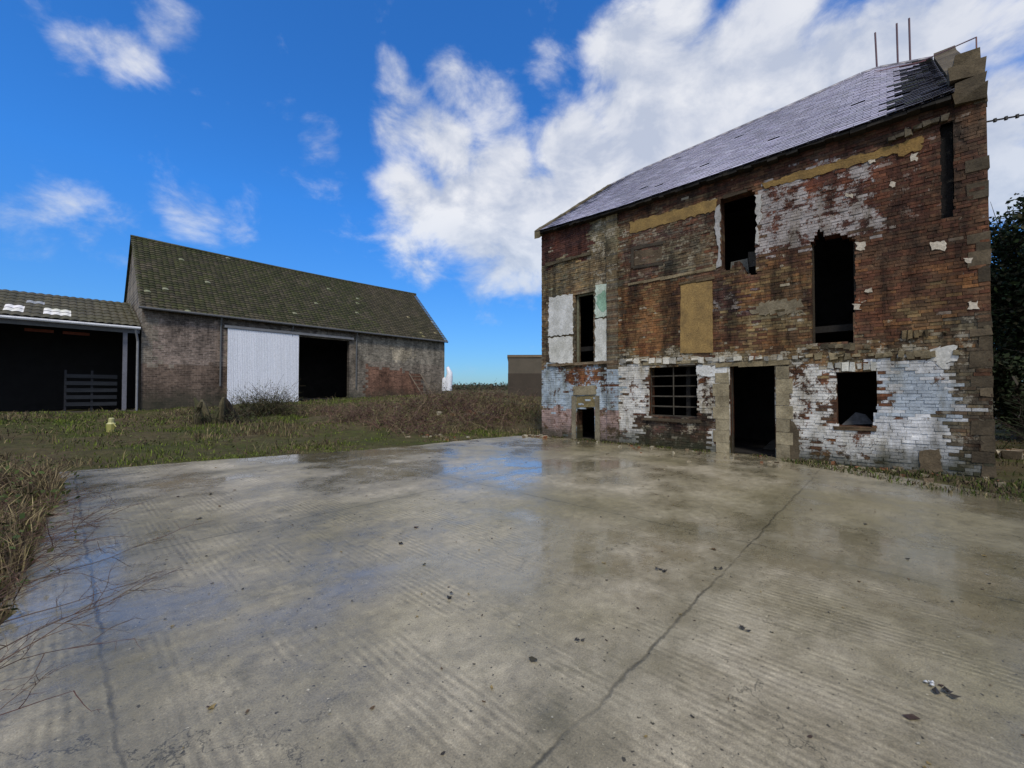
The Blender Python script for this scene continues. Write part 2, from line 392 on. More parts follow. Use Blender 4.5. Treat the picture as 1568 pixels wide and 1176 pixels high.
slab('green_paint_scar',[(914,452),(925,446),(936,450),(930,460),(936,470),(922,478),(915,468)],.033,M_plaster,.05,(.42,.68,.52),inn=-.026,step=.04)
hline('sill_band',(840,556),(941,558),.09,.07,M_stone,(.75,.62,.5))
slab('door_lintel',[(879,592),(913,590),(913,604),(879,605)],.05,M_stone,.008,(1.05,1,.85))
slab('door_panel',[(883,607),(911,605),(911,623),(883,624)],.012,M_stone,.005,(.8,.72,.45))
slab('door_jamb_1',[(876,606),(882,606),(882,672),(876,671)],.03,M_stone,.006,(.8,.78,.7))
slab('door_jamb_2',[(912,606),(918,606),(919,676),(912,676)],.03,M_stone,.006,(.8,.78,.7))
mb=MB(); s0=FM(930,500)[0]; s1=FM(947,500)[0]
z=0; r=0
while z<WT-.05:
    c,p=region(s0+.05,z,.02)
    if z>4.9: c=random.choice([TN,GY,TN])
    mb.box(H,s0+random.uniform(-.01,.01),s1+random.uniform(-.01,.01),-.05-random.uniform(0,.01),.01,z+.003,z+.066,c,p,.003,False)
    z+=.068; r+=1
mb.make('pilaster',M_brick,house,True)
slab('lintel_band_1',[(965,341),(1098,304),(1098,322),(965,358)],.022,M_ochre,.03,(.95,.95,.9))
slab('lintel_band_2',[(1168,281),(1260,253),(1345,230),(1412,207),(1412,222),(1345,243),(1260,267),(1168,289)],.022,M_ochre,.035,(.85,.82,.72))
slab('lintel_patch',[(1372,222),(1410,210),(1411,230),(1374,241)],.026,M_ochre,.04,(.8,.74,.62))
for i,(x,y,w,h) in enumerate([(1336,246,6,4),(1435,377,13,6),(1318,378,7,6),(1490,468,9,5),(1483,398,7,4),(1312,470,6,4),(1368,283,5,4),(1300,300,5,3),(1399,242,5,5),(1330,445,6,3)]):
    slab('mortar_scar_%d'%i,[(x-w,y-h),(x+w,y-h*1.2),(x+w*.9,y+h),(x-w*.8,y+h*.8)],.02,M_plaster,.026,(.85,.75,.62),step=.035)
slab('window_board',[(1043,436),(1091,430),(1092,540),(1042,541)],.03,M_ochre,.006,(1.05,1.05,1.05))
hline('board_lintel',(1040,434),(1095,427),.06,.045,M_stone,(.5,.4,.28))
hline('cream_ledge',(962,436),(1097,411),.08,.035,M_stone,(1.0,.88,.68),seg=.5)
for nm,q in (('hatch_top',[(970,378),(1016,369),(1016,374),(970,383)]),('hatch_bottom',[(970,408),(1016,401),(1016,405),(970,412)]),('hatch_left',[(967,380),(971,379),(971,410),(967,411)])):
    slab(nm,q,.03,M_wood,.006,(.7,.6,.5))
slab('hatch_infill',[(972,385),(1014,377),(1014,400),(972,407)],.012,M_stone,.006,(.42,.34,.27))
slab('jamb_render_1',[(1096,318),(1103,314),(1104,408),(1098,412),(1100,380),(1094,350)],.03,M_plaster,.025,(.62,.6,.6))
slab('jamb_render_2',[(1157,300),(1166,297),(1166,335),(1160,345),(1163,375),(1157,372),(1159,335)],.03,M_plaster,.03,(.7,.68,.66))
hline('upper_lintel',(1108,303),(1145,292),.09,.05,M_wood,(.9,.7,.5))
slab('grey_render_patch',[(1146,470),(1180,461),(1228,459),(1228,478),(1196,482),(1150,481)],.012,M_stone,.05,(.75,.70,.6),step=.05)
def chunks(name,x0,x1,yf,thick,mat,col,n,dens=.7):
    mb=MB()
    for k in range(n):
        if random.random()>dens: continue
        xa=x0+(x1-x0)*k/n; xb=xa+(x1-x0)/n*random.uniform(.6,1.1)
        sa,za=FM(xa,yf(xa)); sb,zb=FM(xb,yf(xb)); c=random.uniform(.5,1.15); t=thick*random.uniform(.5,1.3)
        mb.box(H,sa,sb,-random.uniform(.03,.07),.01,za-t/2+random.uniform(-.04,.04),za+t/2,tuple(x*c for x in col),j=.02)
    mb.make(name,mat,house)
chunks('floor_beam_stones',950,1235,lambda x:553-(x-950)*.018,.12,M_plaster,(1,.95,.85),26,.8)
chunks('floor_beam_stones_2',1235,1470,lambda x:546-(x-1235)*.02,.12,M_stone,(1.1,1.0,.78),20,.7)
chunks('broken_corbels',1268,1345,lambda x:560+(x-1268)*.01,.16,M_plaster,(1,.98,.9),7,.9)
chunks('cornice_scar',1380,1470,lambda x:512-(x-1380)*.03,.11,M_stone,(.6,.5,.34),10,.7)
chunks('ledge_under_tall_opening',1236,1335,lambda x:531,.12,M_stone,(.55,.5,.4),9,.9)
slab('whitewash_patch_1',[(1066,560),(1086,562),(1114,559),(1114,574),(1090,578),(1067,572)],.016,M_plaster,.04)
slab('whitewash_patch_2',[(1422,534),(1462,532),(1463,556),(1440,562),(1425,552)],.016,M_plaster,.06,(.93,.91,.88),step=.05)
slab('cement_patch',[(1408,690),(1440,688),(1442,722),(1408,724)],.02,M_stone,.02,(.5,.42,.33))
slab('cement_patch_2',[(1206,640),(1222,655),(1226,705),(1206,706)],.016,M_stone,.03,(.35,.3,.24))
mb=MB()
for x0,x1,ya,yb in ((1096,1116.5,572,694),(1188.5,1209,562,703)):
    sA,_=FM(x0,630); sB,_=FM(x1,630); z=0.0
    k=0; ztop=FM(x0,ya)[1]
    while z<ztop:
        h=random.uniform(.26,.36); c=random.uniform(.8,1.2)
        e=.07 if k%2 else 0
        if x0<1150: mb.box(H,sA-e,sB,-.022,.30,z,z+h-.008,(c,c*.95,c*.8),j=.006)
        else: mb.box(H,sA,sB+e,-.022,.30,z,z+h-.008,(c,c*.95,c*.8),j=.006)
        z+=h; k+=1
mb.make('door_jamb_stones',M_stone,house)
hline('main_door_lintel',(1096,560),(1209,554),.13,.03,M_stone,(.95,.86,.66),seg=.5)
hline('window_lintel',(985,557),(1076,553),.10,.03,M_stone,(.95,.88,.7),seg=.5)
hline('window_sill',(986,642),(1074,645),.09,.07,M_stone,(.35,.3,.25),seg=.6)
hline('window_sill_2',(1276,655),(1342,658),.07,.05,M_stone,(.4,.3,.22),seg=.6)
mb=MB()
def frame(o,w,n0,n1,col,bars_h=0,bars_v=0):
    s0,s1,z0,z1=BB[o]
    mb.box(H,s0,s0+w,n0,n1,z0,z1,col,j=.002); mb.box(H,s1-w,s1,n0,n1,z0,z1,col,j=.002)
    mb.box(H,s0+w+.002,s1-w-.002,n0,n1,z1-w,z1,col,j=.002); mb.box(H,s0+w+.002,s1-w-.002,n0,n1,z0,z0+w,col,j=.002)
    for k in range(bars_h):
        zz=z0+(z1-z0)*(k+1)/(bars_h+1); mb.box(H,s0+w+.003,s1-w-.003,n0+.01,n1-.01,zz-.018,zz+.018,col,j=.006)
    for k in range(bars_v):
        x=s0+(s1-s0)*(k+1)/(bars_v+1); mb.box(H,x-.014,x+.014,n0-.012,n0+.007,z0+w,z1-w,col,j=.003)
frame(0,.06,.10,.16,(2.2,2.4,2.0)); frame(4,.04,.12,.17,(.9,.85,.8),4,1); frame(5,.05,.14,.2,(.6,.55,.5)); frame(3,.04,.2,.25,(.6,.5,.4))
mb.make('window_frames',M_wood,house)
mb=MB(); z=0; k=0
while z<7.2:
    h=random.uniform(.15,.32); e=.12 if k%2 else 0
    if random.random()<.40:
        c=random.uniform(.22,.45); mb.box(H,HL-.16-e,HL+.012,-.016,.2,z,z+h-.01,(c,c*.86,c*.7),j=.014)
    z+=h; k+=1
mb.make('corner_quoins',M_stone,house)
EP=[survey(x,y,'b',B0-.25) for x,y in [(829,352),(945,318),(1165,243),(1420,155),(1492,126)]]
RP=[survey(x,y,'b',B0+5) for x,y in [(920,291),(980,261),(1180,175),(1335,106),(1465,82)]]
ES=[A0-p[0] for p in EP]; EZ=[p[2] for p in EP]; RS=[A0-p[0] for p in RP]; RZ=[p[2] for p in RP]
ze=lambda s: float(np.interp(s,ES,EZ)); zr=lambda s: float(np.interp(s,RS,RZ))
SR=HL-.42
def RPnt(s,q,off=0.0):
    n=-.25+5.25*q; z=ze(s)+(zr(s)-ze(s))*q-.05*math.sin(q*math.pi)*(.5+.5*math.sin(s*.9))
    return H(s,n-off*.6,z+off*.8)
def build_roof():
    mb=MB(); n=40
    for i in range(n):
        s0=-.06+(SR+.06)*i/n; s1=-.06+(SR+.06)*(i+1)/n
        for k in range(8):
            q0,q1=k/8,(k+1)/8
            mb.quad([RPnt(s0,q0,-.02),RPnt(s1,q0,-.02),RPnt(s1,q1,-.02),RPnt(s0,q1,-.02)],(.15,.15,.15))
    mb.quad([H(-.06,4.99,zr(0)),H(HL,4.99,zr(HL)),H(HL,10.3,7.3),H(-.06,10.3,7.3)],(.5,.5,.5))
    mb.make('roof_deck',M_slate,house)
    mb=MB(); rows=36; w=.27
    for r in range(rows):
        q0=r/rows; q1=min(1,(r+1.25)/rows); s=-.08-(r%2)*w/2
        while s<SR-.02:
            a=max(s,-.08); b=min(s+w-.008,SR); s+=w
            if b-a<.05: continue
            edge=SR-1.15+.55*q0+.20*math.sin(r*1.7)
            old=a>edge
            if old and random.random()<.05: continue
            if random.random()<.004: continue
            k=random.uniform(.84,1.1)*(0.20 if old else 1.0)
            if not old and a<.9 and random.random()<.3+.3*(a<.4): k*=.3
            if not old: k*=.92+.1*math.sin(a*1.3+q0*3)
            col=(k,k*random.uniform(.97,1.02),k*random.uniform(.97,1.04))
            if old and random.random()<.15: col=(.22,.25,.13)
            u=.014+random.uniform(0,.006)+(.014 if old else 0)
            j=random.uniform(-.003,.003)
            p=[RPnt(a,q0+j,u),RPnt(b,q0+j,u+random.uniform(-.003,.004)),RPnt(b,q1,.004),RPnt(a,q1,.004)]
            mb.quad(p,col)
            mb.quad([RPnt(a,q0+j,u-.012),RPnt(b,q0+j,u-.012),p[1],p[0]],tuple(x*.45 for x in col))  # slate lip painted darker as a shadow gap
    mb.make('roof_slates',M_slate,house)
    mb=MB(); s=-.05
    while s<SR:
        k=random.uniform(.35,.6); e=min(s+.42,SR)
        mb.tube([H(s,5,zr(s)-.03),H(e-.01,5,zr(e)-.03)],.08,8,(k,k,k)); s+=.42
    mb.make('ridge_tiles',M_slate,house,smooth=True)
    mb=MB(); s=-.06
    while s<SR-.05:
        e=min(s+random.uniform(.12,.3),SR); k=random.uniform(.12,.4); z0=min(ze(s),ze(e))
        mb.box(H,s,e-.004,-.22,.02,z0-.06-random.uniform(0,.05),z0-.02,(k,k*.9,k*.8),j=.008); s=e
    mb.make('eaves_board',M_wood,house)
build_roof()
mb=MB()
def gable(s,n_in,col):
    pts=[(0.02,0),(10,0),(10,7.2),(4.98,zr(s)-.08),(.02,min(ze(s),7.36)-.02)]
    mb.quad([H(s,n,z) for n,z in pts],col)
gable(.0,0,(.15,.09,.06)); gable(HL,0,(.16,.09,.06)); gable(.35,0,(.03,.025,.02)); gable(HL-.36,0,(.03,.025,.02))  # last two are inner linings, interior shade put into their colour
mb.quad([H(0,10,0),H(HL,10,0),H(HL,10,7.2),H(0,10,7.2)],(.15,.09,.06))
mb.make('gable_and_rear_walls',M_brick,house,True)
mb=MB()
mb.box(H,.36,HL-.37,.37,9.9,-.1,.02); mb.box(H,.36,HL-.37,.37,9.9,3.0,3.15); 
mb.box(H,.36,HL-.37,3.5,3.6,.03,2.99); mb.box(H,.36,HL-.37,2.6,2.7,3.16,7.3); mb.box(H,5.0,5.12,.38,3.45,.03,2.98)
mb.make('interior_floors_and_partitions',M_dark,house)
mb=MB()
s0,s1,z0,z1=BB[2]
mb.box(H,s0+.1,s0+.55,.5,.53,z0+.0,z0+.60,(.26,.26,.24),j=.05); mb.box(H,s0+.5,s1-.1,.55,.6,z0+.35,z0+.75,(.12,.11,.10),j=.05)
s0,s1,z0,z1=BB[6]
mb.quad([H(s0+.05,.5,z0),H(s1-.1,.6,z0+.05),H(s1-.25,.7,z0+.26),H(s0+.3,.62,z0+.30),H(s0+.15,.6,z0+.12)],(.16,.17,.20))
s0,s1,z0,z1=BB[5]
mb.quad([H(s0+.5,1.2,.03),H(s1,1.3,.03),H(s1-.1,1.4,.40),H(s0+.7,1.3,.28)],(.06,.055,.05))
mb.make('fallen_boards',M_plaster,house)
mb=MB()
for (a,b,n0,n1,z0,z1,c) in [(HL-.44,HL+.02,-.08,.5,7.16,7.42,.34),(HL-.42,HL+.01,.0,.62,7.43,7.70,.30),(HL-.45,HL+.01,.04,.95,7.71,7.99,.42),(HL-.43,HL-.01,.10,1.2,8.0,8.29,.46)]:
    mb.box(H,a,b,n0,n1,z0,z1,(c,c*.86,c*.66),j=.045)
q=.26
while q<1.0:
    n0=-.25+5.25*q; n1=-.25+5.25*min(1,q+.085); zz=ze(SR)+(zr(SR)-ze(SR))*q; c=random.uniform(.25,.45)
    dz=(zr(SR)-ze(SR))*.085
    i=len(mb.v); t=.02
    for s_ in (HL-.40,HL+.02):
        for (nn,z_) in ((n0,zz+t),(n1-.01,zz+dz+t),(n1-.01,zz+dz-.5),(n0,zz-.5)):
            mb.v.append(H(s_,nn,z_))
    for k in [(0,1,2,3),(4,7,6,5),(0,4,5,1),(1,5,6,2),(2,6,7,3),(3,7,4,0)]: mb.f.append(tuple(i+x for x in k)); mb.c.append((c,c*.9,c*.76)); mb.p.append((1,1,1,0))
    q+=.085
for k in range(7):
    x=HL-.5-k*.13; c=random.uniform(.2,.6)
    mb.box(H,x-.12,x,-.10,.01,6.98-.02*k+random.uniform(-.03,.03),7.08-.02*k,(c,c*.92,c*.8),j=.025)
mb.make('parapet_stones',M_stone,house)
mb=MB()
for k in range(16):
    q0=k/16; q1=(k+1)/16; c=random.uniform(.3,.6); i=len(mb.v)
    for s_ in (-.14,.10):
        for q,o in ((q0,.06),(q1,.06),(q1,-.25),(q0,-.25)):
            n_=-.25+5.25*q; mb.v.append(H(s_+random.uniform(-.01,.01),n_+(.006 if q==q0 else 0),ze(0)+(zr(0)-ze(0))*q+o+random.uniform(-.012,.012)))
    for kk in [(0,1,2,3),(4,7,6,5),(0,4,5,1),(1,5,6,2),(2,6,7,3),(3,7,4,0)]: mb.f.append(tuple(i+x for x in kk)); mb.c.append((c,c*.92,c*.7)); mb.p.append((1,1,1,0))
mb.make('left_verge',M_stone,house)
M_rust=vmat('rusty_steel',.6,.4)
mb=MB()
for x0,y0,x1,y1 in ((1343,108,1340,50),(1375,104,1373,36),(1394,100,1392,28)):
    a=survey(x0,y0,'b',B0+5); b=survey(x1,y1,'b',B0+5); mb.tube([W(*a),W(*b)],.024,6,(.12,.06,.07))
a=survey(1395,101,'b',B0+4.6); b=survey(1495,57,'b',B0+1); 
mb.tube([W(*a),W(*b)],.013,5,(.2,.08,.07)); mb.tube([W(*b),W(b[0],b[1],b[2]-.3)],.013,5,(.2,.08,.07))
a2=survey(1340,110,'b',B0+4.6); b2=survey(1418,93,'b',B0+3.5); mb.tube([W(*a2),W(*b2)],.013,5,(.2,.08,.07))
mb.make('aerial_poles',M_rust,house)
mb=MB(); a=survey(1503,188,'b',B0+1.5); 
pts=[W(a[0]-k*1.3,a[1]+k*.3,a[2]-.015*k*(6-k)) for k in range(7)]; mb.tube(pts,.018,5,(.02,.02,.02))
for k in range(9):
    t=.15+k*.12; p=Vector(pts[0]).lerp(Vector(pts[1]),t); mb.tube([p+Vector((0,0,.035)),p-Vector((0,0,.035))],.03,6,(.03,.03,.03))
mb.make('service_cable',M_rust,house)

# ------------------------------------------------ BARN
AB=34.75; BL0=3.36; BL1=27.25; BE=7.05; BRZ=12.8; BD=5.65
barn=empty('brick_barn')
def BT(b,n,z): return W(AB+n,b,z)
def BMp(px,py):
    a,b,z=survey(px,py,'a',AB); return (b,z)
def barnwall():
    m,nt,p,oc=newmat('barn_brickwork')
    mp=nd(nt,'ShaderNodeMapping',{'Vector':oc,'Rotation':(0,0,-math.atan2(D2[1],D2[0]))})
    sp=nd(nt,'ShaderNodeSeparateXYZ',{0:mp.outputs[0]})
    cb=nd(nt,'ShaderNodeCombineXYZ',{0:sp.outputs[0],1:sp.outputs[2],2:0.0}).outputs[0]
    at=nd(nt,'ShaderNodeAttribute',attribute_name='Col')
    br=nd(nt,'ShaderNodeTexBrick',{'Vector':cb,'Color1':C(.6,.56,.52),'Color2':C(1.4,1.28,1.15),'Mortar':C(1.4,1.38,1.3),'Scale':1.0,'Mortar Size':.014,'Brick Width':.32,'Row Height':.12})
    c=mix(nt,1.0,at.outputs['Color'],br.outputs['Color'],'MULTIPLY')
    ns=noise(nt,nd(nt,'ShaderNodeMapping',{'Vector':oc,'Scale':(1,1,.4)}).outputs[0],.9,9,.72)
    c=mix(nt,1.0,c,mr(nt,ns,.32,.66,.35,1.45),'MULTIPLY')
    c=mix(nt,1.0,c,mr(nt,noise(nt,oc,6,6,.7),.3,.7,.6,1.4),'MULTIPLY')
    lowb=math_(nt,'ADD',sp.outputs[2],math_(nt,'MULTIPLY',noise(nt,oc,1.2,6,.7),-2.2))
    c=mix(nt,mr(nt,lowb,-.2,1.0,.75,0),c,C(.045,.045,.03))
    nt.links.new(c,p.inputs['Base Color']); p.inputs['Roughness'].default_value=.9; p.inputs['Specular IOR Level'].default_value=.2
    b=nd(nt,'ShaderNodeBump',{'Strength':.6,'Distance':.03,'Height':noise(nt,oc,9,7,.7)}); nt.links.new(b.outputs[0],p.inputs['Normal'])
    return m
M_bb=barnwall()
o1=BMp(457,515); o2=BMp(535,523); d1_=BMp(348,501); d2_=BMp(456,514)
OZ=o1[1]
GRY=(.18,.16,.135)
REGB_=[([(560,560),(645,572),(650,610),(560,610)],(.155,.09,.065)),
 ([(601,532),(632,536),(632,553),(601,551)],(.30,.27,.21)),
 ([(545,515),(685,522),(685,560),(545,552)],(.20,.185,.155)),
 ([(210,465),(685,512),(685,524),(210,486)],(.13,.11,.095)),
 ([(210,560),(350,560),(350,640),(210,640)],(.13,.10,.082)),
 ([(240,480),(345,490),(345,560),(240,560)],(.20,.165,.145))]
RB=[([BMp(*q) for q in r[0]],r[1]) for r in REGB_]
mb=MB()
bs=np.unique(np.concatenate([np.linspace(BL0,BL1,90),[o1[0],o2[0]]])); zs=np.unique(np.concatenate([np.linspace(-.5,BE,32),[OZ]]))
for i in range(len(bs)-1):
    for j in range(len(zs)-1):
        b=(bs[i]+bs[i+1])/2; z=(zs[j]+zs[j+1])/2
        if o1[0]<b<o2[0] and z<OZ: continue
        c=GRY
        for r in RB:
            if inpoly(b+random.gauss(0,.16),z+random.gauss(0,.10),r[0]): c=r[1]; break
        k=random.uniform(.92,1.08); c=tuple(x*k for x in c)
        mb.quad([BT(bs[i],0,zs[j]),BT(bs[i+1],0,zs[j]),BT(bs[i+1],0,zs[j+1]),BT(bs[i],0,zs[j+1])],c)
for s_,nn in ((BL0,0),(BL1,0)):
    mb.quad([BT(s_,.002,-.5),BT(s_,2*BD,-.5),BT(s_,2*BD,BE),BT(s_,BD,BRZ-.15),BT(s_,.002,BE)],GRY)
mb.quad([BT(BL0,2*BD,-.5),BT(BL1,2*BD,-.5),BT(BL1,2*BD,BE),BT(BL0,2*BD,BE)],GRY)
for x in (o1[0],o2[0]): mb.quad([BT(x,0,-.5),BT(x,.4,-.5),BT(x,.4,OZ),BT(x,0,OZ)],(.1,.09,.08))
mb.quad([BT(o1[0],0,OZ),BT(o1[0],.4,OZ),BT(o2[0],.4,OZ),BT(o2[0],0,OZ)],(.1,.09,.08))
mb.make('walls',M_bb,barn)
mb=MB(); mb.box(BT,o1[0]-6,o2[0]+4,.45,6,gh(AB,18)-.3,gh(AB,18)-.0,back=True)
mb.quad([BT(BL0+.1,5.5,-.4),BT(BL1-.1,5.5,-.4),BT(BL1-.1,5.5,BE+4),BT(BL0+.1,5.5,BE+4)])
mb.make('interior_bay',M_dark,barn)
def tileroof(T,b0,b1,n0,z0,n1,z1,mat,parent,name,pitch=.30,rows=24,amp=.035,colf=None,step=.03,sag=.0):
    nb=int((b1-b0)/pitch*6); 
    B=np.linspace(b0,b1,nb+1); V=[];Fc=[];Cc=[]
    L=math.hypot(n1-n0,z1-z0); un=(-(z1-z0)/L,(n1-n0)/L)
    prof=amp*np.abs(np.sin(np.pi*(B-b0)/pitch))
    for r in range(rows):
        for e in (0,1):
            q=(r+e)/rows; off=prof+(step if e==0 else 0.004)
            for b,o in zip(B,off):
                sg=-sag*math.sin(math.pi*(b-b0)/(b1-b0))*q
                V.append(T(b,n0+(n1-n0)*q+un[0]*o,z0+(z1-z0)*q+un[1]*o+sg))
        base=r*2*(nb+1)
        tc=None
        for k in range(nb):
            if k%6==0: tc=colf(B[k],r/rows)
            Fc.append((base+k,base+k+1,base+nb+1+k+1,base+nb+1+k)); Cc.append(tc)
    return mk(name,V,Fc,mat,parent,Cc)
M_tile=weathered('mossy_pantiles',(.20,.18,.13),(.10,.11,.04),.9,.75,.4,8,vcol=True)
def tcol(b,q):
    k=random.uniform(.24,.46); 
    g=(.75,.80,.42) if random.random()<.4+.25*q else (.95,.86,.75)
    if random.random()<.008: k=1.5; g=(.9,.95,1)
    if b>20: g=(.98,.85,.72)
    return tuple(x*k for x in g)
tileroof(BT,BL0-.15,BL1+.15,-.35,BE-.20,BD,BRZ,M_tile,barn,'roof_tiles',.32,30,.05,tcol,.04,.12)
tileroof(BT,BL0-.15,BL1+.15,2*BD+.3,BE-.2,BD,BRZ,M_tile,barn,'roof_tiles_rear',.6,12,.03,tcol,.02,.12)
mb=MB(); b=BL0-.15
while b<BL1: 
    k=random.uniform(.3,.5); sg=-.12*math.sin(math.pi*(b-BL0)/(BL1-BL0)); mb.tube([BT(b,BD,BRZ+.02+sg),BT(b+.44,BD,BRZ+.02+sg)],.13,8,(k,k,k*.7)); b+=.45
mb.make('ridge_tiles',M_tile,barn)
mb=MB()
mb.tube([BT(BL0-.2,-.42,BE-.2),BT(BL1+.1,-.42,BE-.24)],.08,8,(.25,.25,.25))
for x,y in ((338,480),(447,494),(545,508)):
    b,z=BMp(x,y); mb.tube([BT(b,-.36,BE-.2),BT(b,-.12,BE-.8),BT(b,-.1,2 if x!=447 else BE-1.1)],.055,8,(.3,.3,.29))
M_zinc=weathered('galvanised_steel',(.5,.5,.5),(.35,.35,.36),3,.5,.1,vcol=True)
mb.make('gutter_and_downpipes',M_zinc,barn)
mb=MB(); db0,db1=d1_[0],o1[0]-.02; zb=.45; n=44; w=(db1-db0)/n
for k in range(n):
    x=db0+k*w; zt=OZ+.1
    k0=random.uniform(.97,1.03)
    mb.quad([BT(x,-.16,zb),BT(x+w*.5,-.16,zb),BT(x+w*.5,-.16,zt),BT(x,-.16,zt)],(k0,k0,k0))
    mb.quad([BT(x+w*.5,-.16,zb),BT(x+w*.62,-.12,zb),BT(x+w*.62,-.12,zt),BT(x+w*.5,-.16,zt)],(k0,k0,k0))
    mb.quad([BT(x+w*.62,-.12,zb),BT(x+w*.88,-.12,zb),BT(x+w*.88,-.12,zt),BT(x+w*.62,-.12,zt)],(k0,k0,k0))
    mb.quad([BT(x+w*.88,-.12,zb),BT(x+w,-.16,zb),BT(x+w,-.16,zt),BT(x+w*.88,-.12,zt)],(k0,k0,k0))
M_white=weathered('white_sheet_metal',(.88,.89,.93),(.82,.84,.89),.8,.45,.05,20,vcol=True,stretch=(1,1,.3))
mb.make('sliding_door',M_white,barn)
mb=MB(); mb.box(BT,db0-.2,o2[0]+.3,-.22,-.02,OZ+.12,OZ+.3,(.5,.5,.5)); mb.make('door_rail',M_zinc,barn)

# ------------------------------------------------ OPEN SHED
shed=empty('open_cattle_shed'); SB0=-26.0; SE=5.75; SRZ=7.95
mb=MB()
mb.quad([BT(SB0,2*BD,-.5),BT(BL0-.02,2*BD,-.5),BT(BL0-.02,2*BD,6),BT(SB0,2*BD,6)])
mb.quad([BT(SB0,0,-.5),BT(SB0,2*BD,-.5),BT(SB0,2*BD,6),BT(SB0,BD,SRZ-.1),BT(SB0,0,SE-.1)])
mb.quad([BT(BL0-.03,.02,-.5),BT(BL0-.03,2*BD,-.5),BT(BL0-.03,2*BD,SE-.2),BT(BL0-.03,BD,SRZ-.15),BT(BL0-.03,.02,SE-.3)])
mb.quad([BT(SB0,.3,.42),BT(BL0-.05,.3,.44),BT(BL0-.05,2*BD,.44),BT(SB0,2*BD,.42)])
mb.quad([BT(SB0,3.6,0),BT(BL0-.05,3.6,0),BT(BL0-.05,3.6,6.9),BT(SB0,3.6,6.9)])
mb.make('rear_and_side_walls',weathered('shade_black_interior',(.008,.0075,.007),(.014,.013,.012),1.5,.95,.2),shed)  # near-black colour stands in for the shade inside the shed
def scol(b,q):
    k=random.uniform(.38,.56); g=(1,.95,.82)
    sb=[BMp(x,480)[0] for x in (0,20,62,102,28,62)]
    if .12<q<.36 and (sb[0]<b<sb[1] or sb[2]<b<sb[3]): k=4.2; g=(1,1.05,1.5)
    elif .4<q<.62 and sb[4]<b<sb[5] : k=2.0; g=(.8,.9,1.4)
    return tuple(x*k for x in g)
M_asb=weathered('fibre_cement_sheets',(.21,.19,.14),(.13,.125,.06),.7,.75,.3,8,vcol=True)
tileroof(BT,SB0,BL0-.1,-.4,SE-.1,BD,SRZ,M_asb,shed,'roof_sheets',.36,8,.06,scol,.03,.1)
tileroof(BT,SB0,BL0-.1,2*BD,SE-.1,BD,SRZ,M_asb,shed,'roof_sheets_rear',.9,4,.03,scol,.03,.1)
mb=MB(); mb.tube([BT(SB0,-.48,SE-.22),BT(BL0-.1,-.48,SE-.22)],.09,8,(1.5,1.5,1.5))
mb.tube([BT(BL0-.35,-.48,SE-.25),BT(BL0-.25,-.3,SE-.7),BT(BL0-.2,-.2,SE-1.0),BT(BL0-.2,-.2,.4)],.06,8,(.6,.6,.6))
mb.make('gutter',M_zinc,shed)
mb=MB()
for b in (BL0-.75,BL0-7,BL0-13.5,BL0-20): mb.box(BT,b-.1,b+.1,.0,.2,.2,SE-.3,(.4,.4,.45))
mb.box(BT,SB0,BL0-.1,.0,.15,SE-.5,SE-.28,(.4,.4,.4))
b0,_=BMp(100,600); 
for k in range(5): mb.box(BT,b0,BL0-1.0,1.2,1.26,.75+k*.42,.97+k*.42,(.045,.05,.06),j=.01)
for b in (b0,(b0+BL0-1)/2): mb.box(BT,b-.05,b+.05,1.27,1.37,.4,2.9,(.05,.05,.06))
mb.make('posts_beam_and_cattle_rails',M_zinc,shed)
mb=MB()
for x,y in ((36,502),(96,507)):
    b,z=BMp(x,y); mb.box(BT,b,b+1.1,.8,.9,z-.08,z+.08,(2.2,.6,.35))
mb.make('reddish_beam_lamps',M_wood,shed)  # reddish lamps on the shed beam, modelled as unlit boxes
mb=MB()
mb.box(BT,SB0,BL0-.2,-.25,.3,.2,.47,(.3,.3,.3))
mb.make('concrete_threshold',M_stone,shed)

far=empty('distant_farm_building')
mb=MB(); M_far=weathered('far_render',(.17,.15,.13),(.12,.11,.095),1,.9,.3,vcol=True)
T=lambda x,y,z:(x,y,z)
mb.box(T,-.42,7,45,52,1,5.35,(.8,.75,.65)); mb.make('walls',M_far,far)
mb=MB(); mb.box(T,-.5,7.1,44.9,52.1,5.36,5.6,(1.2,1.0,.72),j=.03); mb.box(T,-.44,7.02,44.95,44.995,1,3.6,(.45,.4,.35)); mb.make('roof_edge_and_plinth',M_far,far)

